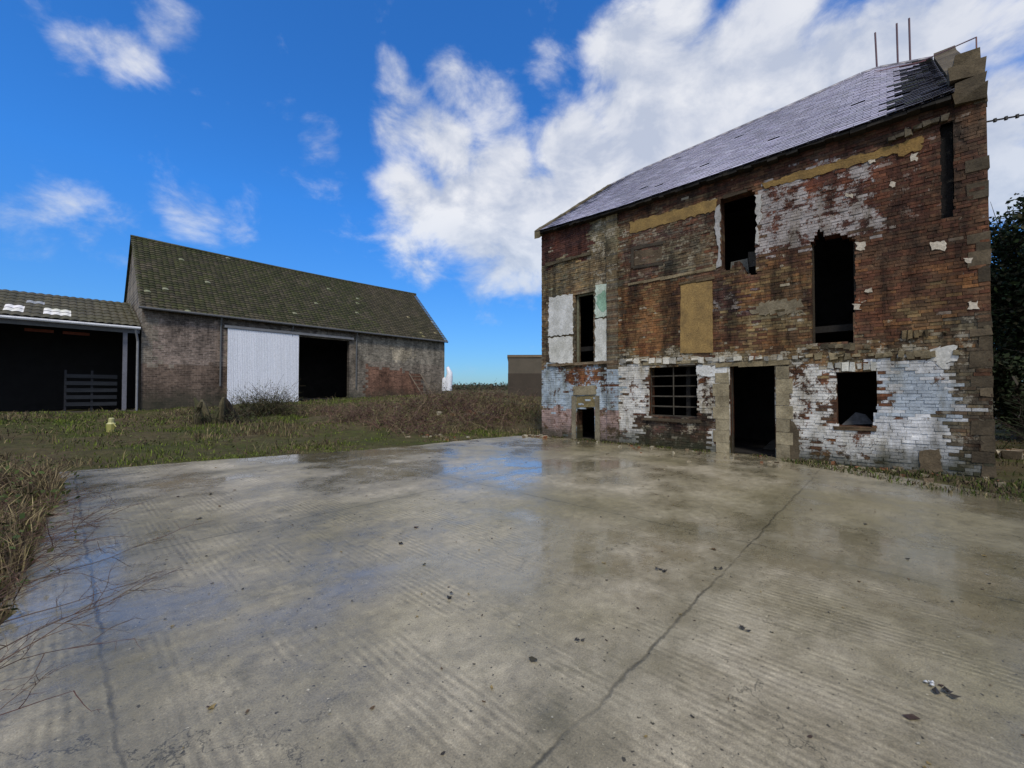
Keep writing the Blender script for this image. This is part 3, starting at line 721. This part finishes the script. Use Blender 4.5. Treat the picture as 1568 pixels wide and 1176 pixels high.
# ------------------------------------------------ vegetation
def inside_yard(a,b):
    r=np.zeros(a.shape,bool); n=len(YARD); j=n-1
    for i in range(n):
        xi,yi=YARD[i]; xj,yj=YARD[j]
        c=((yi>b)!=(yj>b))&(a<(xj-xi)*(b-yi)/((yj-yi)+1e-12)+xi); r^=c; j=i
    return r
M_leaf=vmat('grass_and_leaves',.75,.2)
PAL=np.array([(.095,.125,.020),(.145,.18,.028),(.055,.075,.015),(.24,.19,.095),(.14,.105,.06),(.07,.048,.03)])
def blades(name,a,b,h,w,pal,lean=.4,zoff=0.0):
    n=len(a); ang=rng.uniform(0,2*np.pi,n); la=rng.uniform(0,2*np.pi,n); ln=h*rng.uniform(0,lean,n)
    x=D1[0]*a+D2[0]*b; y=D1[1]*a+D2[1]*b; z=gh(a,b)-.01+zoff
    dx=np.cos(ang)*w/2; dy=np.sin(ang)*w/2; lx=np.cos(la)*ln; ly=np.sin(la)*ln
    v=np.empty((n,5,3))
    v[:,0]=np.stack([x-dx,y-dy,z],1); v[:,1]=np.stack([x+dx,y+dy,z],1)
    v[:,2]=np.stack([x+dx*.7+lx*.4,y+dy*.7+ly*.4,z+h*.6],1); v[:,3]=np.stack([x-dx*.7+lx*.4,y-dy*.7+ly*.4,z+h*.6],1)
    v[:,4]=np.stack([x+lx,y+ly,z+h*rng.uniform(.8,1,n)],1)
    k=np.arange(n)*5
    q=np.stack([k,k+1,k+2,k+3],1).tolist(); t=np.stack([k+3,k+2,k+4],1).tolist()
    c=pal*rng.uniform(.55,1.3,(n,1)); cc=np.concatenate([c,c*1.15])
    return mk(name,v.reshape(-1,3),q+t,M_leaf,None,cc)
def vnoise(a,b,s):
    return np.sin(a*s+np.sin(b*s*1.3)*1.7)*np.sin(b*s*.9+np.sin(a*s*.7+1)*1.9)
def field():
    n=140000
    a=3.4+(rng.uniform(0,1,n)**1.5)*32; b=rng.uniform(-14,26,n)
    n2=42000; a=np.concatenate([a,rng.uniform(3.4,13,n2)]); b=np.concatenate([b,-.05-rng.uniform(0,1,n2)**1.5*6])
    n3=20000; a=np.concatenate([a,10.2+rng.uniform(0,1,n3)**1.5*2.5]); b=np.concatenate([b,rng.uniform(-.5,12,n3)])
    ok=~inside_yard(a,b)&~((a<9.6)&(b>11.5))&(a<34.4)&(b<24.5)
    a,b=a[ok],b[ok]; m=len(a)
    cl=vnoise(a,b,.9)+.6*vnoise(a+3,b,2.3)+.4*vnoise(a,b+5,5.1)
    keep=rng.uniform(0,1,m)<np.clip(.45+.55*cl,.06,1); a,b,cl=a[keep],b[keep],cl[keep]; m=len(a)
    v=vnoise(a,b,.42)+.5*vnoise(a,b,1.7)+rng.normal(0,.35,m)+.6*sst(b,7,14)*(1-sst(a,22,28))
    nearleft=(b<0)&(a<11)
    brown=(v>.35)|((b>8.5)&(a<24)&(a>12.2)&(rng.uniform(0,1,m)<.85))|(nearleft&(rng.uniform(0,1,m)<.35))
    idx=np.where(brown,rng.integers(3,6,m),rng.integers(0,3,m))
    dist=np.hypot(a,b)
    h=np.where(nearleft,rng.uniform(.04,.17,m),rng.uniform(.025,.11,m))*(1+.8*brown)*(1+.010*dist)*np.clip(1+.55*cl,.3,2.0)
    edge=(a<12.6)&(b>0); h=np.where(edge,h*.6,h)
    w=.006+.0011*dist
    blades('grass',a,b,h,w,PAL[idx],.9)
field()
n=9000; t=rng.uniform(0,1,n); a=2.6-t*9; b=11.78-rng.uniform(0,1,n)**1.3*np.clip(t*6.5,0.05,2.3)
ok=(a<2.4); a,b=a[ok],b[ok]
a2=rng.uniform(-16,-1.45,14000); b2=rng.uniform(9.6,24,14000); k2=~inside_yard(a2,b2)
a=np.concatenate([a,a2[k2]]); b=np.concatenate([b,b2[k2]]); k=~((a>-1.4)&(b>11.75)); a,b=a[k],b[k]
cl=vnoise(a,b,2.1)+rng.normal(0,.3,len(a)); kk=cl>-.25; a,b=a[kk],b[kk]
idx=rng.choice([0,2,3,4,5],len(a),p=[.22,.28,.15,.2,.15]); 
blades('house_foot_weeds',a,b,rng.uniform(.02,.11,len(a)),rng.uniform(.01,.03,len(a)),PAL[idx]*.75,.9,.02)
n=3000; a=rng.uniform(2.3,9.5,n); b=11.76-rng.uniform(0,1,n)**3*.25; sel=(vnoise(a,b,3)>-.1); a,b=a[sel],b[sel]
blades('wall_moss_tufts',a,b,rng.uniform(.02,.09,len(a)),rng.uniform(.01,.03,len(a)),PAL[rng.integers(0,6,len(a))]*.6,.8,.03)
def twigs(name,anchors,n,L,r0,cols,droop=.5,spread=.8,seg=5,sub=3,leaves=0.0,lc=(.08,.1,.03)):
    mb=MB()
    for _ in range(n):
        a,b,rad,hh=random.choice(anchors)
        a0=a+random.gauss(0,rad); b0=b+random.gauss(0,rad)
        if inside_yard(np.array([a0]),np.array([b0]))[0]: continue
        p=Vector(W(a0,b0,float(gh(a0,b0))-.02)); an=random.uniform(0,6.283); l=L*random.uniform(.5,1.2)*hh
        d=Vector((math.cos(an)*spread,math.sin(an)*spread,1.0)).normalized(); col=random.choice(cols); k=random.uniform(.6,1.3); col=tuple(x*k for x in col)
        pts=[p.copy()]
        for s in range(seg):
            d=(d+Vector((random.gauss(0,.22),random.gauss(0,.22),-droop*.4*s/seg+random.gauss(0,.12)))).normalized(); p=p+d*l/seg; pts.append(p.copy())
        mb.tube(pts,[r0*(1-.75*i/seg) for i in range(seg+1)],3,col)
        for q in range(sub):
            i=random.randint(1,seg); st=pts[i]; d2=(d+Vector((random.gauss(0,.8),random.gauss(0,.8),random.gauss(.1,.5)))).normalized()
            e=st+d2*l*random.uniform(.15,.4); mid=(st+e)/2+Vector((random.gauss(0,.02),random.gauss(0,.02),random.gauss(0,.02)))
            mb.tube([st,mid,e],[r0*.5,r0*.35,r0*.2],3,col)
            if random.random()<leaves:
                s=random.uniform(.02,.05); x=Vector((random.gauss(0,1),random.gauss(0,1),random.gauss(0,.6))).normalized()*s; y=x.cross(Vector((random.gauss(0,1),random.gauss(0,1),1))).normalized()*s
                kk=random.uniform(.6,1.4); mb.quad([tuple(e-x),tuple(e+y*.6),tuple(e+x),tuple(e-y*.6)],tuple(c*kk for c in lc))
    return mb.make(name,M_leaf)
BRN=[(.16,.09,.068),(.12,.08,.056),(.22,.165,.10),(.09,.05,.047)]
anch=[(random.uniform(12.2,24),random.uniform(8,24),.6,random.uniform(.35,1.2)) for _ in range(110)]
anch=[x for x in anch if x[1]>8+(x[0]-12)*.15 and x[1]<13+(x[0]-12)*1.3]
twigs('bramble_thicket',anch,4400,.95,.012,BRN,.9,1.0,5,4,.6,(.10,.105,.035))
sh=[(25.0+random.uniform(-1.0,1.0),6.9+random.uniform(-1.1,1.3),.4,random.uniform(.6,1.2)) for _ in range(9)]
twigs('dead_weed_clump',sh,420,1.4,.015,[(.14,.11,.06),(.06,.055,.03),(.05,.05,.02),(.035,.025,.02)],.6,.7,4,6,.9,(.07,.08,.03))
twigs('field_weeds',[(random.uniform(12.5,30),random.uniform(-8,20),.5,random.uniform(.25,.7)) for _ in range(90)],1300,.6,.010,BRN+[(.1,.1,.04)],.7,.9,4,4,.9,(.09,.10,.03))
twigs('left_bank_brambles',[(random.uniform(4.2,11.8),-.45-random.uniform(0,1,)**2*3.0,.30,random.uniform(.5,1.1)) for _ in range(60)],1700,.52,.0055,BRN+[(.14,.08,.055)],.8,.9,5,4,.6,(.06,.085,.022))
def shrub():
    mb=MB()
    def grow(p,d,l,r,dep):
        pts=[p.copy()]; seg=7
        for s in range(seg):
            d=(d+Vector((random.gauss(0,.12),random.gauss(0,.12),random.gauss(0,.09)-.04))).normalized(); p=p+d*l/seg
            if p.z<.03: p.z=.03; d.z=abs(d.z)*.3
            pts.append(p.copy())
            if dep>0 and s>0 and random.random()<.8:
                q=(d+Vector((random.gauss(0,.6),random.gauss(0,.6),random.gauss(.05,.3)))).normalized(); grow(p.copy(),q,l*random.uniform(.25,.5),r*.55,dep-1)
        c=random.choice([(.09,.045,.038),(.07,.045,.035),(.11,.07,.05)])
        mb.tube(pts,[r*(1-.7*i/seg) for i in range(seg+1)],4,c)
    for k in range(32):
        a=random.uniform(3.0,6.6) if k<18 else random.uniform(6,9.5); b=-.30-random.uniform(0,.35)
        p=Vector(W(a,b,.02)); dd=D2*random.uniform(.6,1.0)+D1*random.uniform(-.35,.35)
        d=Vector((dd[0],dd[1],random.uniform(.12,.6))).normalized(); grow(p,d,random.uniform(.6,1.0)*(1 if k<18 else .9),.0045,2)
    mb.make('bare_hawthorn_shrub',M_leaf)
shrub()
def tree(name,cx,cy,H_,R,n,cz,squash=.9,ncl=30,cols=((.018,.032,.010),(.03,.045,.014),(.012,.020,.008),(.045,.042,.02))):
    T_=empty(name); mb=MB(); base=Vector((cx,cy,-.1))
    mb.tube([base,base+Vector((.1,.1,H_*.3)),base+Vector((-.1,.2,H_*.55)),base+Vector((.2,0,H_*.8))],[.32,.26,.18,.07],8,(.07,.06,.045))
    cl=[]
    for k in range(ncl):
        u=Vector((random.gauss(0,1),random.gauss(0,1),random.gauss(0,1))).normalized()*random.uniform(.25,1.0)
        c=Vector((cx+u.x*R,cy+u.y*R,max(.6,cz+u.z*R*squash))); cl.append((c,random.uniform(.22,.36)*R))
        st=base+Vector((0,0,random.uniform(H_*.2,H_*.6))); m_=(st+c)/2+Vector((0,0,.3)); mb.tube([st,m_,c],[.1,.06,.02],5,(.07,.06,.045))
        for q in range(4):
            e=c+Vector((random.gauss(0,1),random.gauss(0,1),random.gauss(.4,.8))).normalized()*.42*R; mb.tube([c,(c+e)/2+Vector((.05,.03,0)),e],[.02,.014,.006],3,(.06,.05,.04))
    mb.make('trunk_and_limbs',M_leaf,T_)
    N=n; ci=rng.integers(0,len(cl),N); C0=np.array([tuple(c[0]) for c in cl])[ci]; Rr=np.array([c[1] for c in cl])[ci]
    d=rng.normal(0,1,(N,3)); d/=np.linalg.norm(d,axis=1)[:,None]; P=C0+d*(Rr*rng.uniform(.2,1.12,N))[:,None]
    x=rng.normal(0,1,(N,3)); x/=np.linalg.norm(x,axis=1)[:,None]; y=np.cross(x,rng.normal(0,1,(N,3))); y/=np.linalg.norm(y,axis=1)[:,None]
    s=rng.uniform(.05,.12,(N,1)); v=np.stack([P-x*s,P+y*s*.6,P+x*s,P-y*s*.6],1).reshape(-1,3)
    k=np.arange(N)*4; f=np.stack([k,k+1,k+2,k+3],1); shade=rng.uniform(.6,1.4,len(cl))[ci][:,None]
    c=np.array(cols)[rng.integers(0,len(cols),N)]*shade
    mk('foliage',v,f,M_leaf,T_,c)
tree('ivy_covered_tree',20.9,16.6,8.5,4.1,52000,4.8,1.0,52)
tree('ivy_covered_tree',29,24,9,4.2,16000,5.2,1.0)
tree('holly_bush',17.3,14.0,2.6,1.5,16000,1.5,.9,18)
anr=[(-2.6-random.uniform(0,5),14+random.uniform(0,8),.5,random.uniform(.8,1.4)) for _ in range(22)]
twigs('roadside_scrub',anr,900,1.3,.012,[(.07,.05,.04),(.05,.06,.03)],.5,.6,5,6,1.0,(.03,.045,.015))
def hedge():
    N=9000; a=62+rng.uniform(-3,3,N); b=rng.uniform(30,86,N)
    hgt=.9+.5*vnoise(a*.5,b,.6)+.3*vnoise(a,b,1.9); z=gh(a,b)+np.clip(hgt,.2,2)*rng.uniform(0,1,N)
    x=D1[0]*a+D2[0]*b; y=D1[1]*a+D2[1]*b; P=np.stack([x,y,z],1)
    e=rng.normal(0,.14,(N,3,3)); v=(P[:,None,:]+e).reshape(-1,3); k=np.arange(N)*3
    c=np.array([(.07,.07,.04),(.1,.08,.055),(.05,.06,.03)])[rng.integers(0,3,N)]
    mk('hedgerow',v,np.stack([k,k+1,k+2],1),M_leaf,None,c)
hedge()
# ------------------------------------------------ small things
def ground_at(px,py,lo=5,hi=80):
    d=ray(px,py)
    for t in np.arange(lo,hi,.05):
        p=d*t; a=p[0]*D1[0]+p[1]*D1[1]; b=p[0]*D2[0]+p[1]*D2[1]
        if EYE+p[2]<=float(gh(a,b)): return a,b,float(gh(a,b))
    return a,b,float(gh(a,b))
M_yel=vmat('yellow_plastic',.5,.4)
a,b,g=ground_at(170,662); P=Vector(W(a,b,g)); mb=MB()
mb.tube([P,P+Vector((0,0,.30))],[.12,.13],8,(.35,.33,.10)); mb.tube([P+Vector((0,0,.30)),P+Vector((0,0,.36)),P+Vector((.01,0,.50)),P+Vector((.01,0,.52))],[.13,.08,.08,.05],8,(.5,.47,.22)); mb.tube([P+Vector((.1,-.02,.1)),P+Vector((.2,-.02,.2)),P+Vector((.1,-.02,.32))],.02,6,(.4,.35,.1))
mb.make('yellow_jerrycan',M_yel)
a,b,g=ground_at(335,648); mb=MB()
for k in range(8):
    P=Vector(W(a+random.uniform(-.2,.2),b-.75+k*.2,g-.1)); h=random.uniform(.75,1.25); dx=random.uniform(-.35,.35); dy=random.uniform(-.3,.1)
    mb.tube([P,P+Vector((dx*.4,dy*.4,h*.45)),P+Vector((dx*.9,dy,h*.8)),P+Vector((dx*1.3,dy*1.2,h))],[.17,.14,.11,.05],7,random.choice([(.30,.25,.2),(1.4,1.3,.9),(.7,.75,.4),(.25,.22,.16)]))
mb.make('coppiced_tree_stump',M_wood)
twigs('stump_weeds',[(a,b-.3,.4,1),(a-.2,b+.5,.3,1),(a,b+.1,.4,.8),(a+.3,b+1.2,.4,.8)],110,.9,.012,[(.10,.08,.05),(.05,.05,.03),(.035,.025,.02)],.6,.8,4,5,1.0,(.05,.06,.025))
mb=MB(); b0,z0=BMp(636,598); g=float(gh(AB-1,b0))
for k in range(2): mb.tube([BT(b0+k*1.3,-1.2,g),BT(b0-.8+k*1.3,-.1,g+2.1)],.05,6,(2.5,2.2,2.0))
for k in range(5): 
    t=.15+k*.18; mb.tube([BT(b0-.8*t,-1.2+1.1*t,g+2.1*t),BT(b0+1.3-.8*t,-1.2+1.1*t,g+2.1*t)],.035,6,(2.5,2.2,2.0))
mb.make('leaning_hurdle',M_wood)
mb=MB()
d=ray(687,583); t=42; P=Vector(tuple(d*t))+Vector((0,0,EYE)); 
mb.tube([P+Vector((0,0,-1)),P+Vector((.05,0,.3)),P+Vector((.1,0,.8)),P+Vector((-.1,0,1.35)),P+Vector((-.02,0,1.5))],[.34,.36,.28,.16,.03],8,(1,1,1))
mb.tube([P+Vector((-.5,.1,-1)),P+Vector((-.45,0,.2)),P+Vector((-.4,0,.35))],[.22,.2,.05],8,(.8,.8,.8))
mb.make('white_plastic_sheeting',M_white,smooth=True)
mb=MB()
def rubble(a,b,n,sp,smin,smax,cols):
    for _ in range(n):
        x=a+random.gauss(0,sp); y=b+random.gauss(0,sp*.5); s=random.uniform(smin,smax)
        if y>11.72 and -1.5<x<9.5: y=11.7-random.uniform(0,.2)
        z=max(float(gh(x,y)),0 if inside_yard(np.array([x]),np.array([y]))[0] else -1)
        mb.box(W,x,x+s*random.uniform(.8,1.8),y,y+s,z-.01,z+s*random.uniform(.5,.9),random.choice(cols),j=s*.22)
cc=[(1,.95,.85),(.6,.5,.4),(.8,.4,.25),(1.3,1.3,1.25),(.4,.35,.3)]
rubble(9.2,11.4,26,.35,.03,.10,cc); rubble(5,11.6,60,2.4,.015,.06,cc); rubble(0,11.3,34,1.0,.02,.09,cc); rubble(-3.2,15.6,26,.6,.1,.3,cc+[(2,2,2)]*2); rubble(15.5,12.5,50,1.2,.06,.2,cc); rubble(12.2,9,40,.8,.03,.1,cc)
mb.make('rubble',M_stone)
mb=MB()
for _ in range(1200):
    a=random.uniform(-6,11.5); b=random.uniform(.1,11.3)
    if not inside_yard(np.array([a]),np.array([b]))[0]: continue
    s=random.uniform(.004,.016) if random.random()<.94 else random.uniform(.02,.04)
    an=random.uniform(0,6.28); c=random.choice([(.05,.03,.02),(.03,.025,.018),(.10,.06,.025),(.22,.16,.06),(.3,.28,.22),(.04,.035,.02)])
    x=(math.cos(an)*s,math.sin(an)*s); y=(-x[1]*.6,x[0]*.6); h=s*random.uniform(.15,.6); P=Vector(W(a,b,.003))
    A=P+Vector((x[0],x[1],h)); B_=P-Vector((x[0],x[1],-h*.3)); Cc=P+Vector((y[0],y[1],h*1.4)); D_=P-Vector((y[0],y[1],0))
    mb.quad([tuple(A),tuple(P+Vector((x[0]*.5+y[0],x[1]*.5+y[1],h*.4))),tuple(Cc*.5+B_*.5),tuple(B_),tuple(P+Vector((-x[0]*.4-y[0],-x[1]*.4-y[1],h))),tuple(D_)],c)
for (px,py,s) in [(1012,874,.05),(1100,872,.04),(885,980,.03),(1142,965,.04),(1448,1062,.05),(1425,1048,.03),(686,914,.04),(52,762,.09)]:
    d=ray(px,py); t=-EYE/d[2]; P=Vector((d[0]*t,d[1]*t,.004)); c=(.6,.6,.58) if px in (1425,52) else (.03,.025,.018)
    for k in range(4):
        an=random.uniform(0,6.28); o=Vector((random.gauss(0,s*.5),random.gauss(0,s*.5),random.uniform(0,.012))); e1=Vector((math.cos(an),math.sin(an),.25))*s*.6; e2=Vector((-math.sin(an),math.cos(an),.1))*s*.35
        mb.quad([tuple(P+o-e1*.9+Vector((0,0,.25*s))),tuple(P+o+e2),tuple(P+o+e1+Vector((0,0,.1*s))),tuple(P+o-e2)],c)
mb.make('leaf_litter',vmat('leaf_litter_mat',.5,.4))

# ------------------------------------------------ sky
wd=bpy.data.worlds.new('World'); sc.world=wd; wd.use_nodes=True; nt=wd.node_tree; bg=nt.nodes['Background']
sunv=Vector((.02,-.68,.90)).normalized(); el=math.asin(sunv.z); rot=math.atan2(sunv.x,sunv.y)
sky=nd(nt,'ShaderNodeTexSky',sky_type='NISHITA'); sky.sun_disc=False; sky.sun_elevation=el; sky.sun_rotation=rot; sky.air_density=1.0; sky.dust_density=.4; sky.ozone_density=3.5
gc=nt.nodes.new('ShaderNodeTexCoord').outputs['Generated']
dirn=nd(nt,'ShaderNodeVectorMath',{0:gc},operation='NORMALIZE').outputs[0]
sep=nd(nt,'ShaderNodeSeparateXYZ',{0:dirn})
tc=mix(nt,mr(nt,sep.outputs[2],0.0,.38,0,1),C(.52,.82,1.15),C(.42,1.32,2.3))
tint=mix(nt,1.0,sky.outputs[0],tc,'MULTIPLY')
BLOBS=[(600,125,50,.62),(625,185,70,.74),(680,240,75,.74),(690,130,60,.46),(760,165,70,.52),(840,115,60,.40),(860,170,60,.42),
(640,300,80,.78),(720,330,100,.88),(820,340,110,.97),(770,270,80,.84),(880,230,85,.97),(920,300,130,1.1),(960,80,85,1.0),(1000,160,120,1.1),(1090,150,130,1.1),(1180,80,120,1.05),(920,150,50,.7),
(1250,110,120,1.05),(1100,230,130,1.1),(1040,30,75,.9),(1340,70,110,.88),(1440,50,90,.74),(1530,170,110,.9),(1550,50,90,.75),(1540,280,90,.8),(740,400,80,.62),(660,380,80,.66),(800,420,70,.60),
(250,25,65,.50),(190,85,65,.46),(120,75,45,.42),(300,320,70,.44),(370,330,60,.40),(150,350,90,.46),(50,350,90,.46),(430,160,40,.32),(490,205,50,.34)]
acc=None
for px,py,r,s in BLOBS:
    c=Vector(ray(px,py)).normalized(); e=Vector(ray(px+r,py)).normalized(); f=Vector(ray(px,py+r)).normalized(); R=((c-e).length+(c-f).length)/2*1.4
    ds=nd(nt,'ShaderNodeVectorMath',{0:dirn,1:tuple(c)},operation='DISTANCE').outputs['Value']
    v=mr(nt,ds,R,R*.2,0,s,True)
    acc=v if acc is None else math_(nt,'SMOOTH_MAX',acc,v,.12)
back=mr(nt,sep.outputs[1],.1,-.3,0,.75)  # unseen cloud behind the camera, added for fill and reflections
over=mr(nt,sep.outputs[2],.66,.80,0,.70)  # unseen cloud overhead, added for neutral yard reflections and fill
acc=math_(nt,'MAXIMUM',math_(nt,'MAXIMUM',acc,back),over)
nv=nd(nt,'ShaderNodeMapping',{'Vector':dirn,'Scale':(1,1,1.5)}).outputs[0]
n1=noise(nt,nv,7.0,11,.60,.25)
dens=math_(nt,'ADD',acc,math_(nt,'MULTIPLY',math_(nt,'SUBTRACT',n1,.5),1.6))
fac=mr(nt,dens,.22,.84,0,1,True)
n3=noise(nt,nd(nt,'ShaderNodeMapping',{'Vector':nv,'Location':(.03,0,-.06)}).outputs[0],7.0,8,.55,.25)
lit=mr(nt,math_(nt,'SUBTRACT',n1,n3),-.14,.12)
lit=math_(nt,'MULTIPLY',lit,mr(nt,noise(nt,nv,2.2,4,.55),.35,.60,.5,1.0))
low=mr(nt,sep.outputs[2],.10,.42,0,1)
cs_=mix(nt,low,C(4.2,5.5,7.6),C(5.8,6.4,7.8)); ch_=mix(nt,low,C(6.2,7.4,9.2),C(9.8,9.9,10.3))
cl=mix(nt,lit,cs_,ch_)
out=mix(nt,math_(nt,'MULTIPLY',fac,.96),tint,cl)
nt.links.new(out,bg.inputs['Color']); bg.inputs['Strength'].default_value=.09
sl=bpy.data.lights.new('sun','SUN'); sl.energy=2.3; sl.angle=math.radians(10); sl.color=(1,.94,.85)
so=bpy.data.objects.new('sun',sl); sc.collection.objects.link(so); so.rotation_euler=sunv.to_track_quat('Z','Y').to_euler()
# ------------------------------------------------ camera
cd=bpy.data.cameras.new('camera'); cd.sensor_width=36; cd.lens=36*F/1568; cd.clip_end=5000; cd.clip_start=.05
co=bpy.data.objects.new('camera',cd); sc.collection.objects.link(co); co.location=(0,0,EYE); co.rotation_euler=(math.pi/2+TH,0,0); sc.camera=co
sc.view_settings.view_transform='Standard'; sc.view_settings.look='None'; sc.view_settings.exposure=0
